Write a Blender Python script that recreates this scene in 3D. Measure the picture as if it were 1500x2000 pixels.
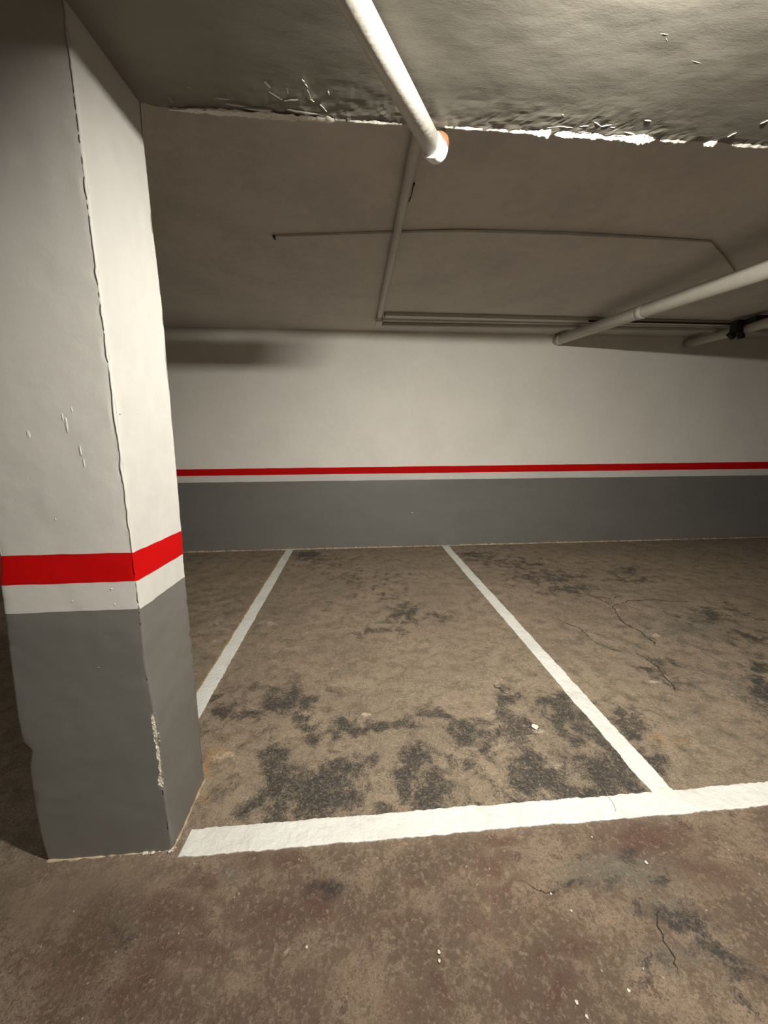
import bpy, bmesh, math, random
import numpy as np
from mathutils import Vector, Matrix

# ------------------------------------------------------------------ clear
for o in list(bpy.data.objects): bpy.data.objects.remove(o, do_unlink=True)
SC = bpy.context.scene
COL = SC.collection
random.seed(5)
RS = np.random.RandomState(11)

# ------------------------------------------------------------------ camera
F, CX, CY = 732.0, 750.0, 1000.0           # focal length in pixels of the 1500x2000 frame
d1 = np.array([690-CX, 863-CY, F]); d1 /= np.linalg.norm(d1)
d2 = np.array([10000-CX, 827-CY, F]); d2 -= d1*(d2@d1); d2 /= np.linalg.norm(d2)
up = np.cross(d1, d2); up = -up if up[1] > 0 else up
R = np.stack([d2, d1, up])                  # world = R @ camera(x right, y down, z forward)
CAMP = np.array([0.0, 0.0, 1.5])
def at(x, y, ax=2, val=0.0):
    """point where the sight line of a photo pixel meets the plane axis=val"""
    v = R @ np.array([x-CX, y-CY, F]); t = (val-CAMP[ax])/v[ax]
    return CAMP + t*v
cd = bpy.data.cameras.new('camera'); cam = bpy.data.objects.new('camera', cd); COL.objects.link(cam)
cd.sensor_fit = 'VERTICAL'; cd.sensor_height = 24.0; cd.lens = F/2000*24.0
M3 = Matrix([[R[i][0], -R[i][1], -R[i][2]] for i in range(3)])
cam.matrix_world = Matrix.Translation(Vector(CAMP)) @ M3.to_4x4()
cd.clip_start = 0.02
SC.camera = cam

# ------------------------------------------------------------------ world / exposure
w = bpy.data.worlds.new('world'); SC.world = w; w.use_nodes = True
w.node_tree.nodes['Background'].inputs[0].default_value = (0, 0, 0, 1)
w.node_tree.nodes['Background'].inputs[1].default_value = 0.0
SC.view_settings.view_transform = 'Standard'
SC.view_settings.look = 'None'
SC.view_settings.gamma = 1.0
SC.view_settings.use_curve_mapping = False
SC.view_settings.exposure = 0.0
LAMP_POWER = 120.0
LAMP_SPREAD = math.radians(154)
LAMP_TILT = math.radians(34)
LAMP_YAW = math.radians(10)
AISLE_FILL_STRENGTH = 75.0
LAMP_COLOR = (1.0, 0.945, 0.85)
LAMP_AT = (0.66, 0.50)

# ------------------------------------------------------------------ dimensions
YW = 5.222      # back wall
YB = 1.507      # rear edge of the low soffit = rear face of the pillar
YF = 1.207      # front face of the pillar
ZS = 2.575      # low soffit
ZC = 2.915      # rear ceiling
X0, X1, Y0 = -3.4, 8.0, -4.5

# ------------------------------------------------------------------ node helpers
def mat(name):
    m = bpy.data.materials.new(name); m.use_nodes = True
    nt = m.node_tree; b = nt.nodes['Principled BSDF']
    return m, nt, b
def N(nt, t, **kw):
    n = nt.nodes.new(t)
    for k, v in kw.items():
        if k in n.inputs: n.inputs[k].default_value = v
        else: setattr(n, k, v)
    return n
def L(nt, a, b): nt.links.new(a, b)
def mathn(nt, op, a, b=None, c=None, clamp=False):
    n = nt.nodes.new('ShaderNodeMath'); n.operation = op; n.use_clamp = clamp
    for i, v in enumerate((a, b, c)):
        if v is None: continue
        if isinstance(v, (int, float)): n.inputs[i].default_value = v
        else: nt.links.new(v, n.inputs[i])
    return n.outputs[0]
def mixc(nt, f, a, b, mode='MIX'):
    n = nt.nodes.new('ShaderNodeMix'); n.data_type = 'RGBA'; n.blend_type = mode
    for i, v in ((0, f), (6, a), (7, b)):
        if isinstance(v, (int, float)): n.inputs[i].default_value = v
        elif isinstance(v, tuple): n.inputs[i].default_value = v if len(v) == 4 else (*v, 1)
        else: nt.links.new(v, n.inputs[i])
    return n.outputs[2]
def noise(nt, co, scale, detail=4, rough=.55, dist=0.0):
    n = N(nt, 'ShaderNodeTexNoise'); n.inputs['Scale'].default_value = scale
    n.inputs['Detail'].default_value = detail; n.inputs['Roughness'].default_value = rough
    n.inputs['Distortion'].default_value = dist
    if co is not None: nt.links.new(co, n.inputs['Vector'])
    return n.outputs[0]
def ramp(nt, f, lo, hi):
    n = N(nt, 'ShaderNodeMapRange'); n.interpolation_type = 'SMOOTHSTEP'
    nt.links.new(f, n.inputs[0]); n.inputs[1].default_value = lo; n.inputs[2].default_value = hi
    return n.outputs[0]
def bump(nt, b, h, strength, dist):
    n = N(nt, 'ShaderNodeBump'); n.inputs['Strength'].default_value = strength
    n.inputs['Distance'].default_value = dist
    nt.links.new(h, n.inputs['Height']); nt.links.new(n.outputs[0], b.inputs['Normal'])

def plaster(name, col, rough=.6, grime=.1, bscale=(9, 60, 260), bh=(1, .25, .08), bd=.006, tint=None, stretch=(1, 1, 1)):
    m, nt, b = mat(name)
    tc = N(nt, 'ShaderNodeTexCoord').outputs['Object']
    mp = N(nt, 'ShaderNodeMapping'); mp.inputs['Scale'].default_value = stretch; L(nt, tc, mp.inputs[0]); tc2 = mp.outputs[0]
    n1 = noise(nt, tc2, 1.7, 5, .6); n2 = noise(nt, tc2, 14, 4, .6)
    f = mathn(nt, 'ADD', mathn(nt, 'MULTIPLY', n1, .7), mathn(nt, 'MULTIPLY', n2, .3))
    dark = tuple(c*(1-grime*2.2) for c in col) if tint is None else tint
    c = mixc(nt, ramp(nt, f, .40, .66), col, dark)
    L(nt, c, b.inputs['Base Color']); b.inputs['Roughness'].default_value = rough
    h = None
    for s, a in zip(bscale, bh):
        x = mathn(nt, 'MULTIPLY', noise(nt, tc2, s, 3, .55), a)
        h = x if h is None else mathn(nt, 'ADD', h, x)
    bump(nt, b, h, .6, bd)
    return m

M = {}
M['wall'] = plaster('white_wall_paint', (.75, .73, .675), .55, .03, bd=.004)
M['pillar'] = plaster('white_pillar_paint', (.61, .60, .565), .6, .04, bd=.0035, bscale=(6, 30, 220))
M['dado'] = plaster('grey_paint', (.17, .168, .155), .36, .05, bd=.002, bscale=(7, 40, 220), stretch=(.5, .5, 1.6))
M['red'] = plaster('red_paint', (.52, .001, .001), .8, .04, bd=.002)
M['red'].node_tree.nodes['Principled BSDF'].inputs['Specular IOR Level'].default_value = .15
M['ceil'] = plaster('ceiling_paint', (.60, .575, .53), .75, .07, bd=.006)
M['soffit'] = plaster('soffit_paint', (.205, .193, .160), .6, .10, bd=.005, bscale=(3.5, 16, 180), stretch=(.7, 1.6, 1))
M['flake'] = plaster('bare_white_plaster', (.66, .63, .56), .8, .08, bd=.01)
M['pipe'] = plaster('painted_pipe', (.50, .48, .42), .38, .05, bscale=(20, 80, 300), bd=.003)
M['fitting'] = plaster('fresh_white_paint', (.86, .85, .82), .35, .04, bscale=(30, 90, 300), bd=.006)
M['rust'] = plaster('rusty_metal', (.20, .085, .035), .8, .3, bd=.01)
M['black'] = plaster('black_plastic_and_gap_shadow', (.012, .012, .014), .6, .1, bd=.002)  # also paints the shadow gap beside the duct
M['dirt'] = plaster('dark_dirt', (.045, .035, .025), .95, .2, bd=.01)
M['darkwall'] = plaster('low_bounce_wall', (.10, .085, .07), .8, .1)  # unseen side walls, coloured dark to cut the bounced light
M['mortar'] = plaster('mortar_crumbs', (.50, .40, .28), .9, .3, tint=(.30, .22, .14), bscale=(40, 120, 400), bd=.01)
M['bare'] = plaster('chipped_plaster', (.62, .58, .50), .9, .2, bscale=(50, 120, 300), bd=.01)
m, nt, b = mat('yellow_old_paint')
tc = N(nt, 'ShaderNodeTexCoord').outputs['Object']
L(nt, mixc(nt, ramp(nt, noise(nt, tc, 22, 5, .7), .42, .6), (.36, .26, .10), (.22, .165, .10)), b.inputs['Base Color'])
b.inputs['Roughness'].default_value = .8; M['yellow'] = m

# white road paint, rolled on rough concrete
m, nt, b = mat('white_line_paint')
tc = N(nt, 'ShaderNodeTexCoord').outputs['Object']
n1 = noise(nt, tc, 5, 5, .6); n2 = noise(nt, tc, 90, 4, .6)
c = mixc(nt, ramp(nt, n1, .45, .75), (.70, .70, .665), (.60, .59, .545))
c = mixc(nt, mathn(nt, 'MULTIPLY', ramp(nt, n2, .62, .78), .35), c, (.45, .41, .33))
L(nt, c, b.inputs['Base Color']); b.inputs['Roughness'].default_value = .55
h = mathn(nt, 'ADD', mathn(nt, 'MULTIPLY', noise(nt, tc, 38, 4, .6), 1.0), mathn(nt, 'MULTIPLY', noise(nt, tc, 150, 3, .6), .35))
bump(nt, b, h, .7, .008); M['line'] = m

# lamp diffuser
m, nt, b = mat('lit_diffuser'); b.inputs['Base Color'].default_value = (.9, .9, .9, 1)
b.inputs['Emission Color'].default_value = (*LAMP_COLOR, 1); b.inputs['Emission Strength'].default_value = 6.0
M['lamp'] = m
m2 = m.copy(); m2.name = 'fill_diffuser_aisle'; m2.node_tree.nodes['Principled BSDF'].inputs['Emission Strength'].default_value = AISLE_FILL_STRENGTH  # glow of the added fill lamps over the aisle
M['fill_lamp'] = m2

# concrete floor: stain maps come from the mesh attributes, break-up and grain from noise
m, nt, b = mat('stained_concrete')
tc = N(nt, 'ShaderNodeTexCoord').outputs['Object']
A1 = N(nt, 'ShaderNodeAttribute', attribute_name='stain_a'); A2 = N(nt, 'ShaderNodeAttribute', attribute_name='stain_b')
s1 = N(nt, 'ShaderNodeSeparateColor'); L(nt, A1.outputs['Color'], s1.inputs[0])
s2 = N(nt, 'ShaderNodeSeparateColor'); L(nt, A2.outputs['Color'], s2.inputs[0])
dark, red, pale = s1.outputs[0], s1.outputs[1], s1.outputs[2]
olive, orange, smooth = s2.outputs[0], s2.outputs[1], s2.outputs[2]
nA = noise(nt, tc, 2.2, 6, .62); nB = noise(nt, tc, 9, 8, .72, .4); nC = noise(nt, tc, 48, 6, .7, .3); nD = noise(nt, tc, 150, 4, .65)
rgh = mathn(nt, 'SUBTRACT', 1.0, smooth); aisle_ = A2.outputs['Alpha']
c = mixc(nt, ramp(nt, nA, .35, .65), (.255, .200, .142), (.335, .262, .185))
c = mixc(nt, mathn(nt, 'MULTIPLY', ramp(nt, nB, .44, .60), .8), c, (.185, .148, .102))
nF = noise(nt, tc, 85, 5, .75, .6); nG = noise(nt, tc, 260, 3, .7)
fl_ = mathn(nt, 'ADD', mathn(nt, 'MULTIPLY', nC, .5), mathn(nt, 'MULTIPLY', nF, .5))
ca = mixc(nt, ramp(nt, nA, .35, .65), (.125, .082, .056), (.165, .115, .078))
fl2 = mathn(nt, 'ADD', mathn(nt, 'MULTIPLY', nC, .28), mathn(nt, 'ADD', mathn(nt, 'MULTIPLY', nF, .36), mathn(nt, 'MULTIPLY', nD, .36)))
ca = mixc(nt, mathn(nt, 'MULTIPLY', ramp(nt, mathn(nt, 'ADD', fl2, mathn(nt, 'ADD', mathn(nt, 'MULTIPLY', mathn(nt, 'SUBTRACT', nB, .5), .8), mathn(nt, 'MULTIPLY', mathn(nt, 'SUBTRACT', nA, .5), .7))), .44, .60), .9), ca, (.32, .24, .17))
ca = mixc(nt, mathn(nt, 'MULTIPLY', smooth, .9), ca, (.175, .132, .088))
c = mixc(nt, aisle_, c, ca)
# olive / grey cement patches
fo = ramp(nt, mathn(nt, 'ADD', olive, mathn(nt, 'MULTIPLY', mathn(nt, 'SUBTRACT', nB, .5), 1.3)), .30, .75)
c = mixc(nt, mathn(nt, 'MULTIPLY', fo, .85), c, (.155, .145, .108))
# red old floor paint, worn through
nR = mathn(nt, 'ADD', mathn(nt, 'MULTIPLY', nB, .40), mathn(nt, 'MULTIPLY', fl_, .60))
fr = ramp(nt, mathn(nt, 'ADD', red, mathn(nt, 'MULTIPLY', mathn(nt, 'SUBTRACT', nR, .5), 4.6)), .26, .60)
c = mixc(nt, mathn(nt, 'MULTIPLY', mathn(nt, 'MULTIPLY', fr, .75), mathn(nt, 'SUBTRACT', 1.0, mathn(nt, 'MULTIPLY', smooth, .7))), c, (.098, .040, .028))
fo2 = ramp(nt, mathn(nt, 'ADD', orange, mathn(nt, 'MULTIPLY', mathn(nt, 'SUBTRACT', nB, .5), 1.2)), .20, .6)
c = mixc(nt, mathn(nt, 'MULTIPLY', fo2, .75), c, (.42, .27, .13))
# tan grains
c = mixc(nt, mathn(nt, 'MULTIPLY', mathn(nt, 'MULTIPLY', ramp(nt, fl_, .50, .60), .55), rgh), c, mixc(nt, aisle_, (.46, .37, .27), (.36, .275, .20)))
# dark pits and aggregate
c = mixc(nt, mathn(nt, 'MULTIPLY', mathn(nt, 'MULTIPLY', ramp(nt, nD, .51, .62), .55), rgh), c, (.085, .066, .046))
c = mixc(nt, mathn(nt, 'MULTIPLY', mathn(nt, 'MULTIPLY', ramp(nt, nG, .52, .62), .40), rgh), c, (.075, .056, .040))
c = mixc(nt, mathn(nt, 'MULTIPLY', ramp(nt, noise(nt, tc, 30, 6, .75, .5), .53, .66), .50), c, (.12, .092, .064))
# pale scrapes
fp = ramp(nt, mathn(nt, 'ADD', pale, mathn(nt, 'MULTIPLY', mathn(nt, 'SUBTRACT', nC, .5), 1.6)), .40, .85)
c = mixc(nt, mathn(nt, 'MULTIPLY', fp, .8), c, (.56, .47, .37))
# tyre grime
nK = mathn(nt, 'ADD', mathn(nt, 'MULTIPLY', nB, .42), mathn(nt, 'ADD', mathn(nt, 'MULTIPLY', fl_, .38), mathn(nt, 'MULTIPLY', nD, .20)))
fd = ramp(nt, mathn(nt, 'ADD', dark, mathn(nt, 'MULTIPLY', mathn(nt, 'SUBTRACT', nK, .5), 5.5)), .22, .62)
fd = mathn(nt, 'MULTIPLY', fd, mathn(nt, 'SUBTRACT', 1.0, mathn(nt, 'MULTIPLY', ramp(nt, nF, .48, .60), .55)))
dc = mixc(nt, ramp(nt, nD, .52, .70), (.020, .021, .022), (.085, .074, .060))
c = mixc(nt, mathn(nt, 'MULTIPLY', fd, .88), c, dc)
# tiny white specks
v = N(nt, 'ShaderNodeTexVoronoi'); v.inputs['Scale'].default_value = 26; L(nt, tc, v.inputs['Vector'])
sp = mathn(nt, 'MULTIPLY', mathn(nt, 'LESS_THAN', v.outputs['Distance'], .075), mathn(nt, 'GREATER_THAN', noise(nt, tc, 7, 2, .5), .56))
c = mixc(nt, mathn(nt, 'MULTIPLY', sp, .6), c, (.6, .52, .42))
L(nt, c, b.inputs['Base Color'])
L(nt, mathn(nt, 'SUBTRACT', .80, mathn(nt, 'MULTIPLY', fd, .15)), b.inputs['Roughness'])
h = mathn(nt, 'ADD', mathn(nt, 'MULTIPLY', nB, 1.2), mathn(nt, 'ADD', mathn(nt, 'MULTIPLY', nC, .55), mathn(nt, 'MULTIPLY', nD, .22)))
h = mathn(nt, 'ADD', h, mathn(nt, 'MULTIPLY', nF, .4))
h = mathn(nt, 'MULTIPLY', h, mathn(nt, 'SUBTRACT', 1.0, mathn(nt, 'MULTIPLY', smooth, .6)))
bump(nt, b, h, .9, .012)
M['floor'] = m

# ------------------------------------------------------------------ mesh helpers
def link(name, me, material=None, parent=None, smooth=False):
    o = bpy.data.objects.new(name, me); COL.objects.link(o)
    if material is not None: me.materials.append(material)
    me.polygons.foreach_set('use_smooth', np.full(len(me.polygons), bool(smooth)))
    if parent is not None: o.parent = parent
    return o
def from_bm(name, bm, material, parent=None, smooth=False):
    me = bpy.data.meshes.new(name); bmesh.ops.recalc_face_normals(bm, faces=bm.faces); bm.to_mesh(me); bm.free()
    return link(name, me, material, parent, smooth)
def tag(o, label=None, cat=None, group=None, kind=None):
    if label: o['label'] = label
    if cat: o['category'] = cat
    if group: o['group'] = group
    if kind: o['kind'] = kind
    return o
def empty(name, loc, label, cat, group=None):
    o = bpy.data.objects.new(name, None); COL.objects.link(o); o.location = loc; o.empty_display_size = .1
    return tag(o, label, cat, group)
def pin(o, parent):
    """parent a mesh built in world coordinates to a root that stands elsewhere"""
    o.parent = parent; o.matrix_parent_inverse = Matrix.Translation(-Vector(parent.location)); return o
def box(bm, x0, x1, y0, y1, z0, z1, bev=0):
    r = bmesh.ops.create_cube(bm, size=1.0)
    for v in r['verts']:
        v.co = Vector(((x0+x1)/2+v.co.x*(x1-x0), (y0+y1)/2+v.co.y*(y1-y0), (z0+z1)/2+v.co.z*(z1-z0)))
    if bev:
        es = list({e for v in r['verts'] for e in v.link_edges})
        bmesh.ops.bevel(bm, geom=es, offset=bev, segments=2, affect='EDGES')
def tube(bm, pts, rad, seg=24, cap=True, wob=0.0):
    pts = [Vector(p) for p in pts]; rings = []
    rads = rad if isinstance(rad, (list, tuple)) else [rad]*len(pts)
    prev = None
    for i, p in enumerate(pts):
        t = (pts[min(i+1, len(pts)-1)]-pts[max(i-1, 0)]).normalized()
        a = prev if prev is not None else (Vector((0, 0, 1)) if abs(t.z) < .9 else Vector((1, 0, 0)))
        a = (a - t*a.dot(t)).normalized(); prev = a; bb = t.cross(a)
        ring = []
        for k in range(seg):
            an = 2*math.pi*k/seg; r = rads[i]*(1+wob*(random.random()-.5))
            ring.append(bm.verts.new(p+a*math.cos(an)*r+bb*math.sin(an)*r))
        rings.append(ring)
    for i in range(len(rings)-1):
        for k in range(seg):
            bm.faces.new((rings[i][k], rings[i][(k+1) % seg], rings[i+1][(k+1) % seg], rings[i+1][k]))
    if cap:
        bm.faces.new(rings[0]); bm.faces.new(list(reversed(rings[-1])))
def arc(p0, pc, p1, n=10):
    p0, pc, p1 = Vector(p0), Vector(pc), Vector(p1)
    return [p0*(1-t)**2+pc*2*t*(1-t)+p1*t*t for t in [i/n for i in range(n+1)]]
_T1, _T2 = {}, {}
def vnoise1(x, seed, scale):
    """smooth 1-D value noise in [-1,1]"""
    if seed not in _T1: _T1[seed] = np.random.RandomState(seed).uniform(-1, 1, 4096)
    r = _T1[seed]; x = np.asarray(x, float)*scale+1000; i = np.floor(x).astype(int); f = x-i; f = f*f*(3-2*f)
    return r[i % 4096]*(1-f)+r[(i+1) % 4096]*f
def vnoise2(x, y, seed, scale):
    if seed not in _T2: _T2[seed] = np.random.RandomState(seed).uniform(-1, 1, (256, 256))
    r = _T2[seed]; x = np.asarray(x)*scale+500; y = np.asarray(y)*scale+500
    i = np.floor(x).astype(int); j = np.floor(y).astype(int); fx = x-i; fy = y-j
    fx = fx*fx*(3-2*fx); fy = fy*fy*(3-2*fy); i %= 256; j %= 256; i2 = (i+1) % 256; j2 = (j+1) % 256
    return (r[i, j]*(1-fx)+r[i2, j]*fx)*(1-fy)+(r[i, j2]*(1-fx)+r[i2, j2]*fx)*fy
def grid_mesh(name, P, flip=False, keep=None):
    """P: (n,m,3) array of points -> quad grid mesh"""
    n, m_ = P.shape[:2]; idx = np.arange(n*m_).reshape(n, m_)
    q = np.stack([idx[:-1, :-1], idx[1:, :-1], idx[1:, 1:], idx[:-1, 1:]], -1)
    if keep is not None: q = q[keep]
    q = q.reshape(-1, 4)
    if flip: q = q[:, ::-1]
    me = bpy.data.meshes.new(name)
    me.vertices.add(n*m_); me.vertices.foreach_set('co', P.reshape(-1).astype(np.float32))
    k = len(q); me.loops.add(k*4); me.loops.foreach_set('vertex_index', np.ascontiguousarray(q).reshape(-1).astype(np.int32))
    me.polygons.add(k); me.polygons.foreach_set('loop_start', np.arange(0, k*4, 4, dtype=np.int32))
    me.update(calc_edges=True); me.validate()
    return me

# ------------------------------------------------------------------ SETTING: floor
xs = np.concatenate([np.arange(X0, -2.5, .08), np.arange(-2.5, 5.2, .013), np.arange(5.2, X1+.08, .06)])
ys = np.concatenate([np.arange(Y0, .3, .10), np.arange(.3, 2.2, .0085), np.arange(2.2, YW+.02, .018), [YW+.02]])
GX, GY = np.meshgrid(xs, ys, indexing='ij')
WX = GX+.035*vnoise2(GX, GY, 301, 7)+.018*vnoise2(GX, GY, 302, 19)+.009*vnoise2(GX, GY, 303, 45)
WY = GY+.035*vnoise2(GX, GY, 304, 7)+.018*vnoise2(GX, GY, 305, 19)+.009*vnoise2(GX, GY, 306, 45)
def blob(ch, px, py, rx, ry, s=1.0, soft=1.0):
    """soft elliptical stain; centre and half-axes measured on the floor plane"""
    c = at(px, py)[:2]; g_ = 1.45 if ch is D or ch is RD else 1.0; ax = at(px+rx*g_, py)[:2]-c; ay = at(px, py+ry*g_)[:2]-c
    Minv = np.linalg.inv(np.stack([ax, ay], 1))
    ex = 2.3*(abs(ax[0])+abs(ay[0])); ey = 2.3*(abs(ax[1])+abs(ay[1]))
    i0, i1 = np.searchsorted(xs, [c[0]-ex, c[0]+ex]); j0, j1 = np.searchsorted(ys, [c[1]-ey, c[1]+ey])
    if i1 <= i0 or j1 <= j0: return
    w_ = (slice(i0, i1), slice(j0, j1)); dx, dy = WX[w_]-c[0], WY[w_]-c[1]
    u = Minv[0, 0]*dx+Minv[0, 1]*dy; v = Minv[1, 0]*dx+Minv[1, 1]*dy
    ch[w_] = np.maximum(ch[w_], s*np.exp(-(u*u+v*v)*.9*soft))
def stroke(ch, pts, wpx, s=1.0):
    """soft stain along a line of points"""
    Q = [at(*p)[:2] for p in pts]
    for a, b_ in zip(Q[:-1], Q[1:]):
        lo = np.minimum(a, b_)-3*wpx; hi = np.maximum(a, b_)+3*wpx
        w_ = (slice(*np.searchsorted(xs, [lo[0], hi[0]])), slice(*np.searchsorted(ys, [lo[1], hi[1]]))); gx, gy = GX[w_], GY[w_]
        ab = b_-a; t = np.clip(((gx-a[0])*ab[0]+(gy-a[1])*ab[1])/(ab@ab), 0, 1)
        d2_ = (gx-a[0]-t*ab[0])**2+(gy-a[1]-t*ab[1])**2
        ch[w_] = np.maximum(ch[w_], s*np.exp(-d2_/(wpx*wpx)))
D = np.zeros_like(GX); RD = np.zeros_like(GX); PL = np.zeros_like(GX); OL = np.zeros_like(GX); OR = np.zeros_like(GX); SM = np.zeros_like(GX)
# tyre grime along the front of the bay
for a in [(560, 1372, 45, 22, .75), (540, 1355, 75, 20, .35), (430, 1385, 50, 40, .45), (470, 1400, 40, 25, .5), (605, 1425, 18, 35, .62),
          (675, 1420, 28, 14, .7), (760, 1420, 50, 9, .8), (845, 1398, 28, 10, .75), (915, 1430, 30, 22, .75), (530, 1490, 28, 28, .8),
          (600, 1545, 75, 32, .9), (640, 1555, 50, 25, .8), (520, 1580, 60, 24, .6), (680, 1490, 25, 16, .8), (700, 1470, 40, 10, .5),
          (810, 1510, 42, 42, .75), (850, 1560, 32, 22, .75), (770, 1565, 45, 14, .35), (840, 1465, 28, 10, .75), (1000, 1370, 18, 16, .7),
          (1010, 1420, 35, 22, .75), (940, 1435, 22, 25, .7), (910, 1490, 28, 14, .65), (1030, 1480, 25, 22, .85), (1050, 1530, 45, 30, .75),
          (1120, 1400, 40, 16, .75), (1090, 1372, 40, 18, .6), (1150, 1430, 50, 25, .65), (1190, 1500, 70, 45, .85), (1130, 1550, 90, 18, .85),
          (1220, 1530, 45, 25, .85), (1290, 1490, 14, 34, .95), (1245, 1430, 35, 18, .75), (1210, 1395, 30, 12, .6), (980, 1570, 70, 10, .8), (880, 1590, 60, 10, .6),
          (1480, 1330, 25, 50, .6), (980, 1345, 12, 8, .55), (790, 1195, 24, 18, .62), (745, 1232, 34, 9, .55), (855, 1205, 20, 9, .5), (690, 1130, 22, 7, .5),
          (600, 1085, 20, 6, .85), (640, 1100, 40, 9, .35), (930, 1085, 30, 8, .6), (1010, 1100, 50, 12, .5), (1070, 1125, 60, 12, .6),
          (1120, 1150, 50, 10, .55), (1225, 1115, 30, 10, .5), (1240, 1130, 40, 6, .45), (1395, 1200, 60, 18, .45), (1450, 1240, 60, 18, .4),
          (1280, 1300, 34, 20, .5), (1310, 1330, 18, 22, .45), (1060, 1150, 30, 8, .35),
          # grime on the aisle side
          (1125, 1718, 8, 8, 1.0), (1130, 1728, 26, 14, .6), (1180, 1732, 24, 12, .65), (1095, 1740, 5, 4, 1.0), (1225, 1660, 24, 18, .5), (640, 1738, 34, 16, .55), (1290, 1710, 30, 30, .35),
          (1340, 1790, 55, 22, .6), (1400, 1860, 70, 20, .6), (1450, 1890, 60, 30, .6), (1450, 1960, 50, 30, .55), (1310, 1890, 40, 20, .45),
          (180, 1800, 26, 22, .4), (230, 1830, 24, 16, .45)]:
    blob(D, a[0], a[1], a[2], a[3], a[4])
# fine tyre tread marks near the wall
for x in (700, 728, 750, 772, 795):
    stroke(D, [(x-6, 1175), (x+6, 1115)], .03, .36)
# greyer cement
for a in [(1200, 1700, 150, 75, .75), (1300, 1760, 90, 60, .6), (1000, 1670, 90, 25, .5), (460, 1700, 40, 22, .7), (230, 1800, 75, 45, .55), (1350, 1880, 110, 80, .6),
          (1250, 1900, 90, 60, .4), (440, 1180, 100, 120, .45), (1150, 1250, 90, 40, .45), (1330, 1230, 150, 60, .6), (1430, 1330, 120, 60, .5),
          (700, 1180, 170, 40, .3), (640, 1320, 140, 40, .25), (1380, 1430, 120, 60, .5), (860, 1240, 90, 50, .35), (700, 1580, 60, 20, .3)]:
    blob(OL, *a)
# worn red floor paint: everywhere on the aisle side of the white line
aisle = 1/(1+np.exp((GY-1.19)/.02))
RD = .20*aisle
for a in [(505, 1668, 32, 20, .8), (560, 1680, 30, 22, .75), (400, 1718, 45, 14, .8), (340, 1780, 60, 35, .75), (330, 1865, 60, 22, .7), (455, 1745, 60, 10, .6),
          (540, 1790, 70, 24, .65), (620, 1765, 35, 40, .7), (300, 1910, 45, 45, .65), (250, 1960, 60, 40, .6), (420, 1840, 80, 20, .55),
          (980, 1680, 45, 25, .65), (970, 1640, 35, 14, .75), (1270, 1640, 70, 34, .7), (1250, 1615, 70, 14, .7), (1000, 1730, 60, 14, .6), (1140, 1870, 34, 18, .75),
          (820, 1710, 30, 12, .6), (780, 1800, 60, 18, .6), (845, 1915, 26, 18, .75), (1110, 1950, 34, 26, .75), (780, 1960, 80, 40, .5), (1050, 1870, 22, 22, .55),
          (960, 1780, 80, 25, .45), (1400, 1700, 90, 30, .5), (700, 1830, 40, 60, .4), (1000, 1920, 60, 60, .45), (620, 1900, 80, 60, .35), (100, 1900, 80, 60, .4), (60, 1800, 50, 40, .3)]:
    blob(RD, *a)
RD *= aisle
# pale scrapes
for a in [(720, 1400, 14, 8, .8), (700, 1450, 20, 12, .5), (435, 1478, 22, 12, .75), (1045, 1422, 12, 7, 1.0), (1080, 1495, 16, 14, .75), (960, 1450, 30, 16, .5), (960, 1390, 22, 12, .6),
          (530, 1220, 14, 6, .7), (600, 1233, 10, 5, .6), (565, 1215, 10, 4, .5), (640, 1252, 16, 4, .5), (820, 1335, 16, 6, .6), (860, 1360, 25, 14, .45), (780, 1350, 14, 8, .4),
          (463, 1202, 6, 3, .8), (425, 1218, 10, 4, .8), (420, 1250, 4, 3, .9), (1275, 1238, 14, 4, .8), (1285, 1330, 14, 5, .8), (1105, 1178, 18, 3, .6), (930, 1078, 10, 2.5, .8),
          (910, 1100, 24, 6, .4), (1085, 1168, 8, 4, .6), (1205, 1188, 12, 2.5, .8), (1180, 1230, 24, 6, .4), (1420, 1200, 22, 5, .45), (1380, 1350, 30, 10, .35), (620, 1105, 40, 8, .25),
          (680, 1230, 20, 6, .4), (250, 1768, 48, 6, .5), (1310, 1672, 10, 8, .7), (540, 1870, 9, 7, .6), (400, 1768, 45, 16, .3), (900, 1300, 60, 25, .25), (700, 1300, 80, 30, .2)]:
    blob(PL, *a)
stroke(PL, [(1245, 1220), (1275, 1238), (1300, 1262)], .03, .45)
stroke(PL, [(1175, 1205), (1215, 1225), (1260, 1290), (1330, 1330)], .035, .35)
# rusty orange stain by the pillar and near the right line
for a in [(425, 1475, 26, 14, .75), (408, 1500, 12, 30, .7), (390, 1560, 10, 30, .5), (1300, 1450, 38, 20, .55), (1340, 1440, 40, 16, .35), (450, 1440, 60, 12, .35)]:
    blob(OR, *a)
# smooth trowelled strip beside the pillar
for a in [(60, 1760, 120, 55, .9), (180, 1730, 140, 40, .9), (40, 1700, 50, 25, .8), (330, 1710, 60, 14, .6), (440, 1540, 40, 45, .6), (480, 1640, 70, 20, .4),
          (420, 1120, 70, 60, .8), (440, 1250, 40, 80, .5), (1400, 1120, 160, 40, .6), (440, 1920, 70, 40, .35)]:
    blob(SM, *a)
GZ = .0022*vnoise2(GX, GY, 3, 5)+.0012*vnoise2(GX, GY, 4, 17)
me = grid_mesh('floor', np.stack([GX, GY, GZ-.002], -1))
floor = link('floor', me, M['floor'], smooth=True); tag(floor, kind='structure')
for nm, chs in (('stain_a', (D, RD, PL)), ('stain_b', (OL, OR, SM))):
    at_ = me.color_attributes.new(nm, 'FLOAT_COLOR', 'POINT')
    at_.data.foreach_set('color', np.stack([c.reshape(-1) for c in chs]+[aisle.reshape(-1)], -1).astype(np.float32).reshape(-1))

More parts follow.
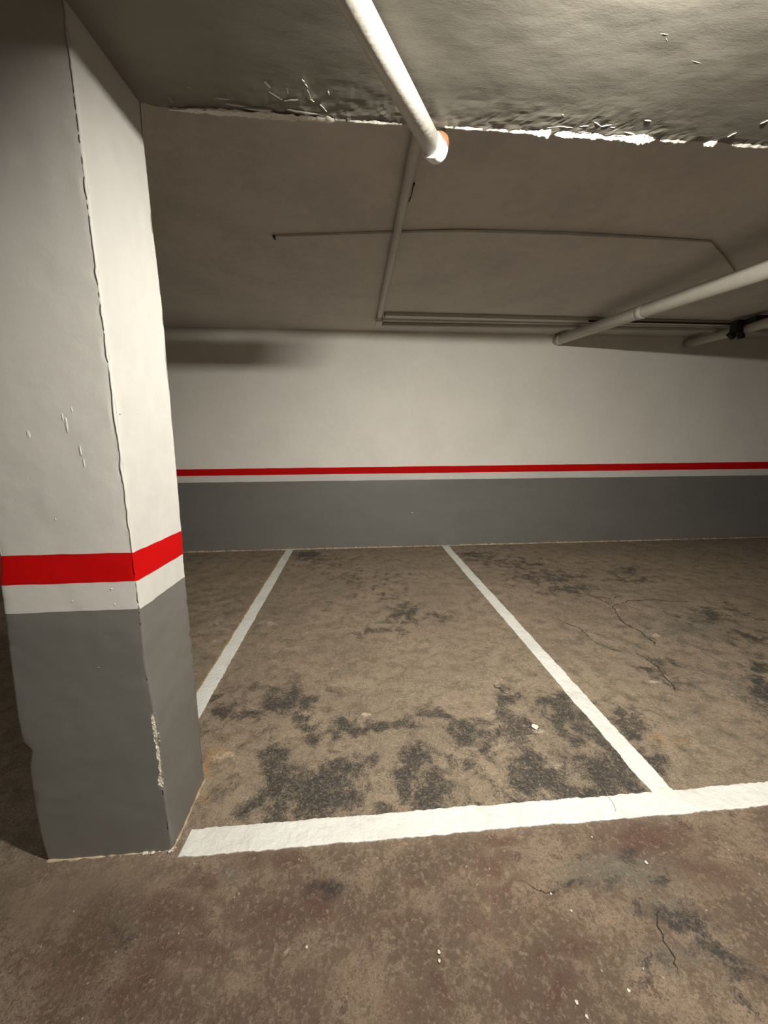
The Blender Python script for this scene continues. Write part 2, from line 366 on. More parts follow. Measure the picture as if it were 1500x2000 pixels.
# cracks in the concrete: narrow channels of dark dirt
def crack(pts, w0, seed, name='crack', material=None):
    P = [Vector(at(*p)) for p in pts]; Q = []
    for a, b_ in zip(P[:-1], P[1:]):
        n = max(3, int((b_-a).length/.012))
        Q += [a.lerp(b_, i/n) for i in range(n)]
    Q.append(P[-1]); rr = random.Random(seed); bm = bmesh.new(); prev = None; off = 0
    for i, p in enumerate(Q):
        t = (Q[min(i+1, len(Q)-1)]-Q[max(i-1, 0)]).normalized(); nn = Vector((-t.y, t.x, 0))
        off = off*.75+rr.uniform(-.009, .009); e = min(1, i/4, (len(Q)-1-i)/4)+.05
        wd = w0*.6*e*rr.uniform(.2, 1.8)
        c_ = p+nn*off; row = [bm.verts.new(c_+nn*wd+Vector((0, 0, .0008))), bm.verts.new(c_+Vector((0, 0, .0014))), bm.verts.new(c_-nn*wd+Vector((0, 0, .0008)))]
        if prev:
            for k in (0, 1): bm.faces.new((prev[k], prev[k+1], row[k+1], row[k]))
        prev = row
    return from_bm(name, bm, material or M['dirt'], floor)
crack([(1092, 1136), (1140, 1156), (1196, 1184), (1220, 1216), (1260, 1240), (1284, 1264)], .0055, 1)
crack([(1196, 1184), (1228, 1174), (1280, 1172), (1360, 1176)], .005, 2)
crack([(1240, 1272), (1284, 1304), (1300, 1328), (1324, 1356)], .005, 3)
crack([(1160, 1165), (1200, 1170), (1216, 1162)], .005, 4)
crack([(958, 1336), (980, 1350), (998, 1357)], .004, 5)
crack([(1285, 1770), (1290, 1810), (1315, 1880), (1330, 1910)], .0022, 6)
crack([(1010, 1718), (1050, 1728), (1095, 1745)], .0022, 7)
crack([(1080, 1205), (1130, 1225), (1165, 1255), (1220, 1275)], .0035, 8)
crack([(1400, 1220), (1450, 1235), (1500, 1258)], .006, 9)

# ------------------------------------------------------------------ SETTING: back wall with its painted bands
def slab(name, x0, x1, y0, y1, z0, z1, material, kind='structure', parent=None):
    bm = bmesh.new(); box(bm, x0, x1, y0, y1, z0, z1); o = from_bm(name, bm, material, parent)
    if kind: tag(o, kind=kind)
    return o
wall = slab('wall_back', X0-.2, X1+.2, YW, YW+.25, -.1, 3.2, M['wall'])
def wall_band(name, zl, zr, zbl, zbr, material, proud, seed):
    """painted band; heights at x=-2.36 and x=6.25, with a slightly uneven brushed edge"""
    x = np.arange(X0, X1, .02); t = (x+2.36)/8.61
    top = zl+(zr-zl)*t+.0012*vnoise1(x, seed, 7)+.0007*vnoise1(x, seed+1, 40)
    bot = (zbl+(zbr-zbl)*t+.0012*vnoise1(x, seed+2, 7)) if zbl is not None else np.full_like(x, -.01)
    rows = []
    for zz, yy in ((bot, YW+.004), (bot, YW-proud), (top, YW-proud), (top, YW+.004)):
        rows.append(np.stack([x, np.full_like(x, yy), zz], -1))
    me = grid_mesh(name, np.stack(rows, 1)); return link(name, me, material, wall)
wall_band('grey_band', .969, .978, None, None, M['dado'], .0012, 21)
wall_band('red_stripe', 1.147, 1.180, 1.058, 1.076, M['red'], .0010, 31)
wall_band('white_stripe', 1.058, 1.076, .969, .978, M['pillar'], .0008, 25)
# mortar left along the foot of the wall
def joint(name, pts, r, seed, parent):
    rr = random.Random(seed); bm = bmesh.new(); P = [Vector(p) for p in pts]
    Q = []
    for a, b_ in zip(P[:-1], P[1:]):
        n = max(2, int((b_-a).length/.02)); Q += [a.lerp(b_, i/n) for i in range(n)]
    Q.append(P[-1])
    tube(bm, [q+Vector((rr.uniform(-1, 1), rr.uniform(-1, 1), rr.uniform(-.6, .6)))*r*.35 for q in Q], [r*rr.uniform(.35, 1.25) for _ in Q], 6, True, .5)
    return from_bm(name, bm, M['mortar'], parent)
joint('mortar_joint', [(X0+.05, YW-.002, 0), (4.0, YW-.002, 0), (X1, YW-.002, -.01)], .015, 3, wall)
# the small white scuff on the grey band
bm = bmesh.new(); c_ = at(805, 1001, 1, YW-.002)
bmesh.ops.create_icosphere(bm, subdivisions=2, radius=.011)
for v in bm.verts: v.co = Vector((c_[0]+v.co.x*1.5, YW-.001+v.co.y*.25, c_[2]+v.co.z*.6))
from_bm('filler_spot', bm, M['bare'], wall)

slab('wall_left', X0-.2, X0, Y0-.2, YW+.2, -.1, 3.2, M['darkwall'])
slab('wall_right', X1, X1+.2, Y0-.2, YW+.2, -.1, 3.2, M['darkwall'])
slab('wall_front', X0-.2, X1+.2, Y0-.2, Y0, -.1, 3.2, M['wall'])

# ------------------------------------------------------------------ SETTING: ceilings
ceil = slab('ceiling', X0-.2, X1+.2, YB-.01, YW+.2, ZC, ZC+.25, M['ceil'])
# low soffit: underside grid with trowel waves, rear face, ragged rear arris
sx = np.concatenate([np.arange(X0, -1.5, .1), np.arange(-1.5, 3.0, .012), np.arange(3.0, X1+.1, .1)])
sy = np.concatenate([np.arange(Y0, .7, .1), np.arange(.7, YB-.03, .012), np.linspace(YB-.03, YB, 5)])
SX, SY = np.meshgrid(sx, sy, indexing='ij')
inside = np.exp(-((SX+.05)/.42)**2)*np.exp(-((YB-SY)/.10)**2)+np.exp(-((SX-.85)/.32)**2)*np.exp(-((YB-SY)/.09)**2)
SZ = ZS+.008*np.exp(-((SX+.38)/.35)**4)+.003*vnoise2(SX*.7, SY, 8, 2.2)+.0006*vnoise2(SX, SY*2, 9, 9)+inside*.55*(.0045*vnoise2(SX*.8, SY*1.6, 12, 34)+.003*vnoise2(SX, SY, 13, 75))
edge = np.clip(1-(YB-SY)/.03, 0, 1)
SZ += edge*(.006*np.maximum(0, vnoise1(SX, 14, 18))+.003*vnoise1(SX, 15, 60))
P = np.stack([SX, SY, SZ], -1)
back = np.stack([P[:, -1]+np.stack([0*sx, .004+.003*vnoise1(sx, 16, 25), 0*sx+.006], -1), np.stack([sx, 0*sx+YB, 0*sx+ZS+.03], -1), np.stack([sx, 0*sx+YB, 0*sx+3.2], -1)], 1)
me = grid_mesh('ceiling_soffit', np.concatenate([P, back], 1), flip=True)
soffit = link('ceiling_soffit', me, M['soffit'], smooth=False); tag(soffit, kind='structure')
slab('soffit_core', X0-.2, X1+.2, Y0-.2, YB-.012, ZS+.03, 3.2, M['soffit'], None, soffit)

# broken white plaster hanging at the arris: drop in metres along X
def lip(name, xa, xb, prof, seed):
    """ragged plaster lip; prof = list of (pixel x, drop px) along the rear arris"""
    px = np.array([p[0] for p in prof], float); dr = np.array([p[1] for p in prof], float)
    wx = np.array([at(p, 0.066*p+191, 1, YB)[0] for p in px]); x = np.arange(wx[0], wx[-1], .004)
    base = np.interp(x, wx, dr)*.0016
    dd = base*(1+.35*vnoise1(x, seed, 60)+.35*vnoise1(x, seed+1, 160))
    dd = np.maximum(dd, .0003)
    th = np.clip(dd*.9, .001, .006)
    rows = [np.stack([x, YB-.003-dd*1.3-.004*np.abs(vnoise1(x, seed+2, 50)), ZS-.0010+0*x], -1), np.stack([x, YB-.001+0*x, ZS-dd], -1),
            np.stack([x, YB+th+0*x, ZS-dd*.8], -1), np.stack([x, YB+th*.7, ZS+.008+0*x], -1)]
    me = grid_mesh(name, np.stack(rows, 1), flip=True); return link(name, me, M['flake'], soffit)
lip('broken_edge', 0, 0, [(330, .5), (360, 1.5), (420, 2.5), (470, 2.5), (500, 4), (560, 4), (600, 3.5), (640, 4.5), (655, 1.5)], 41)
lip('broken_edge', 0, 0, [(655, .6), (700, 1.4), (740, 1.8), (785, .8)], 51)
lip('broken_edge', 0, 0, [(868, .6), (900, 2), (960, 2), (1000, 2.4), (1040, 3.5), (1062, 8), (1070, 7), (1076, .8)], 61)
lip('broken_edge', 0, 0, [(1080, .8), (1090, 3.5), (1102, 7), (1120, 4.5), (1165, 4.5), (1210, 4.5), (1225, 6), (1245, 9), (1262, 8), (1278, .6)], 71)
lip('broken_edge', 0, 0, [(1290, .5), (1300, 2.5), (1308, .8), (1318, 3), (1334, 3), (1338, .5)], 81)
lip('broken_edge', 0, 0, [(1374, .5), (1378, 5), (1392, 5), (1398, .5)], 91)
lip('broken_edge', 0, 0, [(1430, .5), (1440, 2.4), (1475, 2.4), (1500, 1.6), (1530, 2)], 95)
# curled paint flakes under the soffit (a few big ones told apart, each its own piece)
def flake(px, py, lpx, wpx, ang, tilt=.8, name='paint_flake'):
    c_ = Vector(at(px, py, 2, ZS)); a = Vector(at(px+math.cos(ang)*lpx, py+math.sin(ang)*lpx, 2, ZS))-c_
    n = Vector((-a.y, a.x, 0)).normalized(); wd = wpx*.0013
    bm = bmesh.new(); prev = None; K = 7
    for i in range(K+1):
        t = i/K; jit = Vector((random.uniform(-1, 1), random.uniform(-1, 1), 0))*wd*.4
        p = c_+a*t+jit; e = math.sin(math.pi*(.1+.8*t))
        row = [bm.verts.new(p+Vector((0, 0, .001))), bm.verts.new(p-n*wd*e*.6+Vector((0, 0, -wd*e*tilt))), bm.verts.new(p-n*wd*e*1.1+Vector((0, 0, -wd*e*tilt*.7))), bm.verts.new(p-n*wd*e*.5+Vector((0, 0, .002)))]
        if prev:
            for k in range(3): bm.faces.new((prev[k], prev[k+1], row[k+1], row[k]))
        prev = row
    return from_bm(name, bm, M['flake'] if tilt > .5 else M['soffit'], soffit)
for a in [(516, 160, 16, 3, .8), (525, 180, 30, 3, .55), (555, 198, 26, 3, -.1), (590, 155, 20, 3, 1.0), (600, 175, 24, 2.5, 1.2), (420, 192, 30, 3, .1), (440, 203, 40, 4, .15),
          (480, 212, 50, 5, .1), (560, 215, 60, 5, .15), (600, 190, 16, 2.5, .6), (328, 190, 14, 2, .9), (365, 170, 10, 2, .2), (625, 205, 20, 3, .8), (560, 172, 12, 2, 1.4), (640, 178, 8, 2, 1.2),
          (1097, 221, 6, 4, 1.2), (1066, 250, 30, 3, -.15), (1085, 246, 38, 3, .1), (1116, 242, 16, 3, -.2), (1130, 247, 20, 3, -.05), (1158, 238, 16, 3.5, .5), (1172, 248, 26, 3, -.2),
          (1115, 256, 40, 3, .1), (1190, 248, 12, 3, .1), (1180, 262, 50, 3.5, .1), (1220, 258, 24, 3, .3), (1250, 262, 26, 4, .3), (1258, 235, 14, 2, .1), (1140, 226, 10, 1.5, -.3),
          (1185, 222, 10, 1.5, 0), (1420, 268, 20, 3, -.45), (1485, 242, 16, 2, -.4), (1290, 66, 16, 1.2, .1), (1300, 74, 8, 1, 1.1), (1350, 118, 20, .8, .3),
          (1110, 210, 6, 2, .4), (762, 222, 10, 2, 0)]:
    flake(a[0], a[1], a[2], a[3]*.8, a[4])

# ------------------------------------------------------------------ PILLAR
pillar = empty('pillar', (-.92, 1.357, 0), 'square concrete pillar painted white above grey with a red stripe, standing at the left end of the front white line', 'pillar')
LE = [(0, -1.142), (.094, -1.149), (.248, -1.148), (.395, -1.139), (.465, -1.121), (.50, -1.146), (.596, -1.144), (.785, -1.132), (.964, -1.119), (1.06, -1.114), (1.155, -1.10), (2.6, -1.09)]
RFE = [(0, -.703), (.272, -.705), (.463, -.699), (.605, -.703), (.781, -.711), (.968, -.703), (1.16, -.703), (1.67, -.699), (2.02, -.699), (2.52, -.694), (2.7, -.692)]
RRE = [(0, -.701), (.27, -.697), (.47, -.693), (.99, -.689), (1.17, -.683), (1.53, -.676), (1.975, -.668), (2.22, -.672), (2.47, -.672), (2.7, -.664)]
def ip(tab, z): return np.interp(z, [t[0] for t in tab], [t[1] for t in tab])
def perim():
    """perimeter parameters: (side, t) going front-left -> front-right -> rear-right -> rear-left -> back"""
    out = []
    def side(s, n):
        a = np.concatenate([[0, .004, .010, .02, .035], np.linspace(.06, .94, n), [.950, .959, .966, .973, .980, .986, .991, .996]])
        out.extend([(s, t) for t in a])
    side(0, 40); side(1, 30); side(2, 12); side(3, 10); out.append((0, 0.0)); return out
PER = perim()
def pillar_ring(z, proud):
    fl, fr, rr = ip(LE, z), ip(RFE, z), ip(RRE, z)
    C4 = [np.array([fl, YF]), np.array([fr, YF]), np.array([rr, YB]), np.array([fl, YB])]
    nrm = [np.array([0, -1.]), np.array([1., 0]), np.array([0, 1.]), np.array([-1., 0])]
    pts = []
    for s, t in PER:
        a, b_ = C4[s], C4[(s+1) % 4]; L_ = np.linalg.norm(b_-a); p = a+(b_-a)*t
        dcor = min(t, 1-t)*L_
        rd = .006
        ins = rd-math.sqrt(max(0, rd*rd-max(0, rd-dcor)**2)) if dcor < rd else 0
        near = max(0, 1-dcor/.02)
        u = p[0]*1.0+p[1]*1.3
        wob = .0016*float(vnoise2(u, z, 60+s, 4))+.0007*float(vnoise2(u, z, 70+s, 22))
        nick = near*max(0, float(vnoise1(z, 80+(s if t < .5 else (s+1) % 4), 28))-.15)*.0045+near*.0012*abs(float(vnoise1(z, 90+(s if t < .5 else (s+1) % 4), 120)))
        pts.append(p+nrm[s]*(wob*(1-near)+proud-ins-nick))
    return np.array(pts)
# broken part of the front right edge
def is_chip(s, t, z):
    d_ = (1-t)*.42 if s == 0 else (t*.30 if s == 1 else 9)
    if s not in (0, 1) or d_ > .030: return False
    if not (.265 < z < .60): return False
    wid = .0135+.005*float(vnoise1(z, 101, 14))+.003*float(vnoise1(z, 102, 90))
    if z > .56: wid *= (.60-z)/.04
    if z < .29: wid *= (z-.265)/.025
    if s == 1: wid *= .3
    return d_ < wid
def pillar_section(name, z0, z1, proud, material, dz=.012, chip=False):
    zs = np.linspace(z0, z1, max(3, int((z1-z0)/dz))); P = np.zeros((len(zs), len(PER), 3))
    for i, z in enumerate(zs):
        r = pillar_ring(z, proud); P[i, :, :2] = r; P[i, :, 2] = z
    # painted edge slightly wavy
    for i in (0, len(zs)-1):
        if 0 < zs[i] < 2.5: P[i, :, 2] += .0010*vnoise1(P[i, :, 0]*2+P[i, :, 1]*3, int(zs[i]*100), 14)
    if not chip:
        o = link(name, grid_mesh(name, P, flip=True), material, None, True); return pin(o, pillar)
    mask = np.zeros((len(zs)-1, len(PER)-1), bool)
    for i in range(len(zs)-1):
        for j in range(len(PER)-1):
            t2 = PER[j+1][1] if PER[j+1][0] == PER[j][0] else 1.0
            mask[i, j] = is_chip(PER[j][0], (PER[j][1]+t2)/2, (zs[i]+zs[i+1])/2)
    Q = P.copy()
    for i in range(len(zs)):
        for j in range(len(PER)):
            near = [mask[min(max(i+a, 0), mask.shape[0]-1), min(max(j+b_, 0), mask.shape[1]-1)] for a in (-1, 0) for b_ in (-1, 0)]
            if all(near):
                k = .005+.003*random.random()+(.010 if .44 < zs[i] < .475 else 0); Q[i, j, 0] -= k*.8; Q[i, j, 1] += k*.8
    o = link(name, grid_mesh(name, Q, flip=True, keep=~mask), material, None, True); pin(o, pillar)
    c_ = link('exposed_plaster', grid_mesh('exposed_plaster', Q, flip=True, keep=mask), M['bare']); pin(c_, pillar)
    c_['label'] = 'bare pale plaster where the grey corner is chipped'
    return o
pillar_section('grey_base', -.01, .966, .0006, M['dado'], .005, True)
pillar_section('white_band', .966, 1.061, .0003, M['pillar'])
pillar_section('red_stripe', 1.061, 1.157, .0006, M['red'])
pillar_section('white_shaft', 1.157, ZS+.012, .0, M['pillar'])
# dents and patches in the paint
def dent(px, py, face, rx, rz, dep, material, name='paint_blister'):
    c_ = at(px, py, 1, YF) if face == 'f' else at(px, py, 0, -.69)
    bm = bmesh.new(); bmesh.ops.create_uvsphere(bm, u_segments=12, v_segments=8, radius=1)
    for v in bm.verts:
        k = 1+.25*random.uniform(-1, 1); a, d_, zz = v.co.x*rx*k, v.co.y*dep, v.co.z*rz*k
        if face == 'f': v.co = Vector((c_[0]+a, YF+d_+.0005, c_[2]+zz))
        else: v.co = Vector((float(ip(RFE, c_[2])+(ip(RRE, c_[2])-ip(RFE, c_[2]))*(c_[1]-YF)/.3)+d_, c_[1]+a, c_[2]+zz))
    o = from_bm(name, bm, material, None, True); return pin(o, pillar)
for a in [(130, 830, 'f', .004, .022, .0022), (122, 815, 'f', .003, .012, .0018), (157, 880, 'f', .0025, .016, .0022), (164, 905, 'f', .003, .014, .002), (140, 800, 'f', .002, .008, .0018), (55, 850, 'f', .006, .014, .0012),
          (240, 808, 'r', .003, .003, .002), (271, 806, 'r', .003, .004, .002), (165, 1145, 'f', .005, .0012, .0018), (218, 1150, 'f', .003, .003, .003), (142, 1174, 'f', .0025, .003, .003), (224, 1180, 'f', .002, .003, .002),
          (108, 1014, 'f', .002, .004, .0015), (145, 1067, 'f', .002, .0012, .0015)]:
    dent(*a, M['pillar'])
for a in [(192, 1304, 'f', .006, .0022, .003), (148, 1252, 'f', .002, .003, .0015), (106, 1203, 'f', .002, .003, .0015), (128, 1330, 'f', .0012, .004, .0012)]:
    dent(*a, M['dado'])
# crumbs of mortar round the foot
rr = random.Random(9)
j1 = joint('mortar_joint', [(-1.14, YF-.001, -.002), (-.72, YF-.001, .0), (-.70, YF-.002, .004)], .0055, 5, None); pin(j1, pillar)
j2 = joint('mortar_joint', [(-.70, YF, .002), (-.698, YB, .002)], .0065, 6, None); pin(j2, pillar)
bm = bmesh.new()
for k in range(26):
    u = rr.random(); x, y = (-.70+rr.uniform(-.012, .012), YF+rr.uniform(-.012, .10)) if u < .6 else (rr.uniform(-.85, -.70), YF-rr.uniform(.0, .008))
    s = rr.uniform(.002, .0065)
    r_ = bmesh.ops.create_icosphere(bm, subdivisions=1, radius=s)
    for v in r_['verts']: v.co = Vector((x, y, s*.5))+Vector((v.co.x*rr.uniform(.7, 1.5), v.co.y*rr.uniform(.7, 1.5), v.co.z*.9))
o = from_bm('mortar_crumbs', bm, M['flake']); tag(o, kind='stuff'); pin(o, pillar)

# ------------------------------------------------------------------ PAINTED FLOOR LINES
def line(name, A, B, half, seed, label, rough=.0035, z=.0022, material=None, capA=0., parent=None, na=None):
    """painted strip from A to B (centre line) with ragged edges and a slight thickness"""
    A, B = np.array(A, float), np.array(B, float); Lg = np.linalg.norm(B-A); t = (B-A)/Lg; n = np.array([-t[1], t[0]])
    s = np.arange(0, Lg+.004, .006); K = na or 15; v = np.linspace(-1, 1, K)
    eL = half+rough*(.7*vnoise1(s, seed, 9)+.5*vnoise1(s, seed+1, 45)+.4*vnoise1(s, seed+2, 130))
    eR = half+rough*(.7*vnoise1(s, seed+3, 9)+.5*vnoise1(s, seed+4, 45)+.4*vnoise1(s, seed+5, 130))
    P = np.zeros((len(s), K+2, 3))
    for k in range(K):
        e = np.where(v[k] > 0, eL, eR)*v[k]; sk = capA*v[k]*np.clip(1-s/.2, 0, 1)
        x = A[0]+t[0]*(s+sk)+n[0]*e; y = A[1]+t[1]*(s+sk)+n[1]*e
        P[:, k+1, 0], P[:, k+1, 1] = x, y
        P[:, k+1, 2] = z+.0010*vnoise2(x, y, seed+7, 60)+.0022*vnoise2(x, y, 3, 5)+.0012*vnoise2(x, y, 4, 17)-.0006*(abs(v[k]) > .95)
    for a, b_ in ((0, 1), (K+1, K)):
        P[:, a] = P[:, b_]; P[:, a, 2] = -.004
    P[0, :, 2] = -.004
    me = grid_mesh(name, P, flip=False)
    o = link(name, me, material or M['line'], parent, smooth=False)
    if label: tag(o, label, 'floor marking')
    return o
fl = line('painted_line', (-.672, 1.229), (7.6, 1.229), .0505, 201, 'wide white painted line running across the front of the bay from the pillar foot', .0040, .0026, capA=.004)
ll = line('painted_line', (-.93, 1.52), (-.925, 5.215), .050, 221, 'white painted line bounding the bay on the left, behind the pillar', .0040, .0018)
rl = line('painted_line', (1.311, 1.277), (1.309, 5.212), .0500, 241, 'white painted line bounding the bay on the right, meeting the front line', .0040, .0019)
ye = line('faded_yellow_edge', (-.984, 1.9), (-.986, 5.0), .010, 261, None, .005, .0008, M['yellow'], parent=ll, na=4)
ye['label'] = 'faded yellow edge of an older line'
# hairline crack across the front line
P = [Vector(at(*p)) for p in [(1184, 1548), (1190, 1560), (1199, 1572), (1203, 1586)]]
bm = bmesh.new(); tube(bm, [p+Vector((0, 0, .0035)) for p in P], .0009, 5); from_bm('hairline_crack', bm, M['mortar'], fl)

# white chips lying on the aisle floor
chips = [(857, 1860, 4.5, 'white paint chip on the red-brown floor, larger of a pair below the front line'), (858, 1877, 4, 'small white paint chip just below the larger chip on the red-brown floor'),
         (1228, 1935, 4.5, 'white paint chip low in the right part of the red-brown floor'), (1126, 1958, 5, 'roundish white paint chip near the bottom of the picture on brown floor'),
         (1146, 1986, 4.5, 'white paint chip nearest the bottom edge on brown floor'), (599, 1850, 3.5, 'white paint chip on the reddish floor below the middle of the front line'),
         (1262, 1685, 4.5, 'pale chip of mortar on the red patch below the right line'), (1116, 1779, 3, 'tiny cream chip below the dark oil stain'),
         (1076, 1746, 3, 'tiny white chip left of the dark oil stain'), (1256, 1892, 2.5, 'tiny pale chip on the floor at lower right'),
         (1156, 1635, 2.5, 'tiny white chip just under the front line at right'), (1045, 1421, 9, 'flat cream flake lying in the dark tyre grime')]
for px, py, r, lb in chips:
    c_ = Vector(at(px, py)); s = .62*r*np.linalg.norm(at(px+1, py)-at(px, py))
    bm = bmesh.new(); bmesh.ops.create_icosphere(bm, subdivisions=2, radius=s)
    for v in bm.verts:
        v.co = Vector((v.co.x*(1+.3*random.uniform(-1, 1)), v.co.y*(1.1+.3*random.uniform(-1, 1)), v.co.z*.4+s*.38))
    o = from_bm('paint_chip', bm, M['flake']); o.location = c_; tag(o, lb, 'paint chip')

# ------------------------------------------------------------------ PIPES
def V(*a): return Vector(a)
# 1: drain pipe under the soffit
pa, pb = V(.019, 1.089, 2.52), V(.318, 1.545, 2.52); dirp = (pb-pa).normalized()
p0 = pa-dirp*1.25
pipe1 = empty('drain_pipe', p0, 'white painted drain pipe slung under the low front soffit, ending in a rusty elbow', 'pipe')
bm = bmesh.new(); tube(bm, [p0, pa, pb-dirp*.03], .0335, 32); pin(from_bm('pipe_run', bm, M['pipe'], None, True), pipe1)
el = pb+dirp*.012
bm = bmesh.new(); tube(bm, arc(el-dirp*.062, el, el+V(0, 0, .028), 10), [.0385]*2+[.0375]*9, 28, True, .03); pin(from_bm('elbow', bm, M['fitting'], None, True), pipe1)['label'] = 'bright white painted elbow'
bm = bmesh.new(); tube(bm, [el+V(0, 0, .018), el+V(0, 0, .030), el+V(0, 0, .048), el+V(0, 0, .056)], [.0375, .0400, .0390, .033], 28, True, .05); pin(from_bm('rusty_collar', bm, M['rust'], None, True), pipe1)['label'] = 'orange rusty collar'
# 2: riser and conduit along the rear ceiling
c0, c1 = at(812, 280, 2, 2.883), at(741, 618, 2, 2.883)
pipe2 = empty('ceiling_pipe', tuple(c1), 'slim cream pipe on the rear ceiling running from the elbow back to the wall-side duct', 'pipe')
top = V(el.x, el.y, 2.883)
pts = arc(el+V(0, 0, .06), top, V(*c0), 12)+[V(*c1)]
bm = bmesh.new(); tube(bm, pts, .027, 22); pin(from_bm('pipe_run', bm, M['ceil'], None, True), pipe2)
bm = bmesh.new(); cc = V(*c1); tube(bm, [cc+V(0, -.01, 0), cc+V(0, .03, 0)], .033, 22); pin(from_bm('end_fitting', bm, M['pipe'], None, True), pipe2)
# 3: right-hand drain sloping to the wall
def drain(name, label, A, B, r, coll, extra=None):
    A, B = V(*A), V(*B); t = (B-A).normalized(); root = empty(name, B, label, 'pipe')
    bm = bmesh.new(); tube(bm, [A, A.lerp(B, .5), B-t*.02], r, 32); pin(from_bm('pipe_run', bm, M['pipe'], None, True), root)
    for u in coll:
        q = A.lerp(B, u); bm = bmesh.new(); tube(bm, [q-t*.035, q-t*.033, q+t*.033, q+t*.035], [r, r*1.07, r*1.07, r], 32)
        pin(from_bm('socket', bm, M['pipe'], None, True), root)
    return root, t
B3 = V(2.775, YW+.02, 2.842); Q3 = V(*at(1500, 526, 0, 2.775)); A3 = B3+(Q3-B3)*((B3.y-YB)/(B3.y-Q3.y))
q = at(1255, 605, 0, 2.775); u3 = (A3.y-q[1])/(A3.y-B3.y)
d3, t3 = drain('drain_pipe', 'thick white drain pipe sloping under the rear ceiling at right down from the back wall', A3, B3, .060, [u3, .965])
B4 = V(4.66, YW+.02, 2.835); Q4 = V(*at(1490, 632, 0, 4.60)); A4 = B4+(Q4-B4)*((B4.y-2.2)/(B4.y-Q4.y)); A4.z = min(A4.z, 2.79); B4.z = 2.828
d4, t4 = drain('drain_pipe', 'short shadowed drain pipe at the far right with a black clamp on it', A4, B4, .055, [])
# black clamp round it
k4 = V(*at(1440, 640, 0, 4.55))
bm = bmesh.new()
def hunk(c_, sx_, sy_, sz_, rot):
    r_ = bmesh.ops.create_cube(bm, size=1); mt = Matrix.Translation(c_) @ Matrix.Rotation(rot, 4, 'Z') @ Matrix.Diagonal((sx_, sy_, sz_, 1))
    bmesh.ops.transform(bm, matrix=mt, verts=r_['verts'])
    bmesh.ops.bevel(bm, geom=list({e for v in r_['verts'] for e in v.link_edges}), offset=.012, segments=2, affect='EDGES')
k4.z = min(k4.z, 2.775); hunk(k4+V(0, -.02, .035), .16, .10, .14, .1); hunk(k4+V(.06, -.14, .075), .14, .20, .06, -.1)
tube(bm, [k4+V(-.09, 0, -.03), k4+V(-.03, 0, -.075)], .034, 14); tube(bm, [k4+V(.03, -.02, -.02), k4+V(.05, -.02, -.09)], .036, 14)
pin(from_bm('clamp', bm, M['black']), d4)['label'] = 'black clamp'

# 4: thin surface trunking across the rear ceiling
def duct(name, label, pts, wd, ht, ztop, material, cat='trunking', endcap=True, sagz=None):
    P = [V(*p) for p in pts]; root = empty(name, P[0], label, cat)
    for a, b_ in [(P, None)]:
        bm = bmesh.new(); prev = None; first = None
        for i, p in enumerate(P):
            t = (P[min(i+1, len(P)-1)]-P[max(i-1, 0)]); t.z = 0; t.normalize(); n = V(-t.y, t.x, 0)
            row = [bm.verts.new(V(p.x, p.y, p.z)+n*s*wd/2+V(0, 0, h_)) for s, h_ in ((-1, 0), (-.9, -ht), (.9, -ht), (1, 0))]
            if prev:
                for k in range(4): bm.faces.new((prev[k], prev[(k+1) % 4], row[(k+1) % 4], row[k]))
            else: first = row
            prev = row
        bm.faces.new(first); bm.faces.new(list(reversed(prev)))
        pin(from_bm('casing', bm, material), root)
    return root
zc = ZC-.002
pts = []
for i, (x, y) in enumerate([(537, 461), (660, 457), (790, 453), (900, 451), (1000, 454), (1100, 457), (1200, 462), (1300, 467), (1385, 472)]):
    g = [0, 0, .002, .006, .009, .010, .009, .005, .002][i]; pts.append(at(x, y, 2, zc-g))
tr = duct('cable_trunking', 'thin slightly bowed cable trunking crossing the middle of the rear ceiling', pts, .032, .013, zc, M['ceil'])
e0 = V(*pts[0]); bm = bmesh.new(); box(bm, e0.x-.012, e0.x+.006, e0.y-.016, e0.y+.016, e0.z-.017, e0.z-.001, .001); pin(from_bm('open_end', bm, M['black']), tr)['label'] = 'dark open end'
pts = [at(1385, 472, 2, zc), at(1410, 500, 2, zc), at(1432, 530, 2, zc)]
duct('cable_trunking', 'short piece of trunking turning off toward the thick drain pipe', pts, .030, .012, zc, M['ceil'])
# 5: two parallel ducts along the top of the back wall
g0, g1 = at(752, 617, 2, ZC-.03), at(1420, 634, 2, ZC-.03)
tb = duct('square_duct', 'square painted duct along the rear edge of the ceiling, the one farther from the wall', [g0, (V(*g0)+V(*g1))/2, g1], .085, .035, ZC, M['pipe'], 'duct')
tb.children[0].location.z += .027
bm = bmesh.new(); box(bm, g0[0]-.006, g0[0]+.012, g0[1]-.036, g0[1]+.036, ZC-.037, ZC-.006, .002); pin(from_bm('end_cap', bm, M['black']), tb)['label'] = 'dark end opening'
h0, h1 = at(738, 632, 2, ZC-.04), at(1420, 645, 2, ZC-.04)
pw = empty('wall_pipe', tuple(h0), 'slim painted pipe running along the joint of back wall and ceiling', 'pipe')
bm = bmesh.new(); tube(bm, [V(*h0), V(*h1), V(*h1)+(V(*h1)-V(*h0))*.4], .024, 18); pin(from_bm('pipe_run', bm, M['pipe'], None, True), pw)
bm = bmesh.new(); q = V(*at(741, 622, 2, ZC-.03)); box(bm, q.x-.035, q.x+.035, q.y-.03, V(*h0).y+.03, ZC-.07, ZC-.002, .004); pin(from_bm('corner_box', bm, M['pipe']), pw)
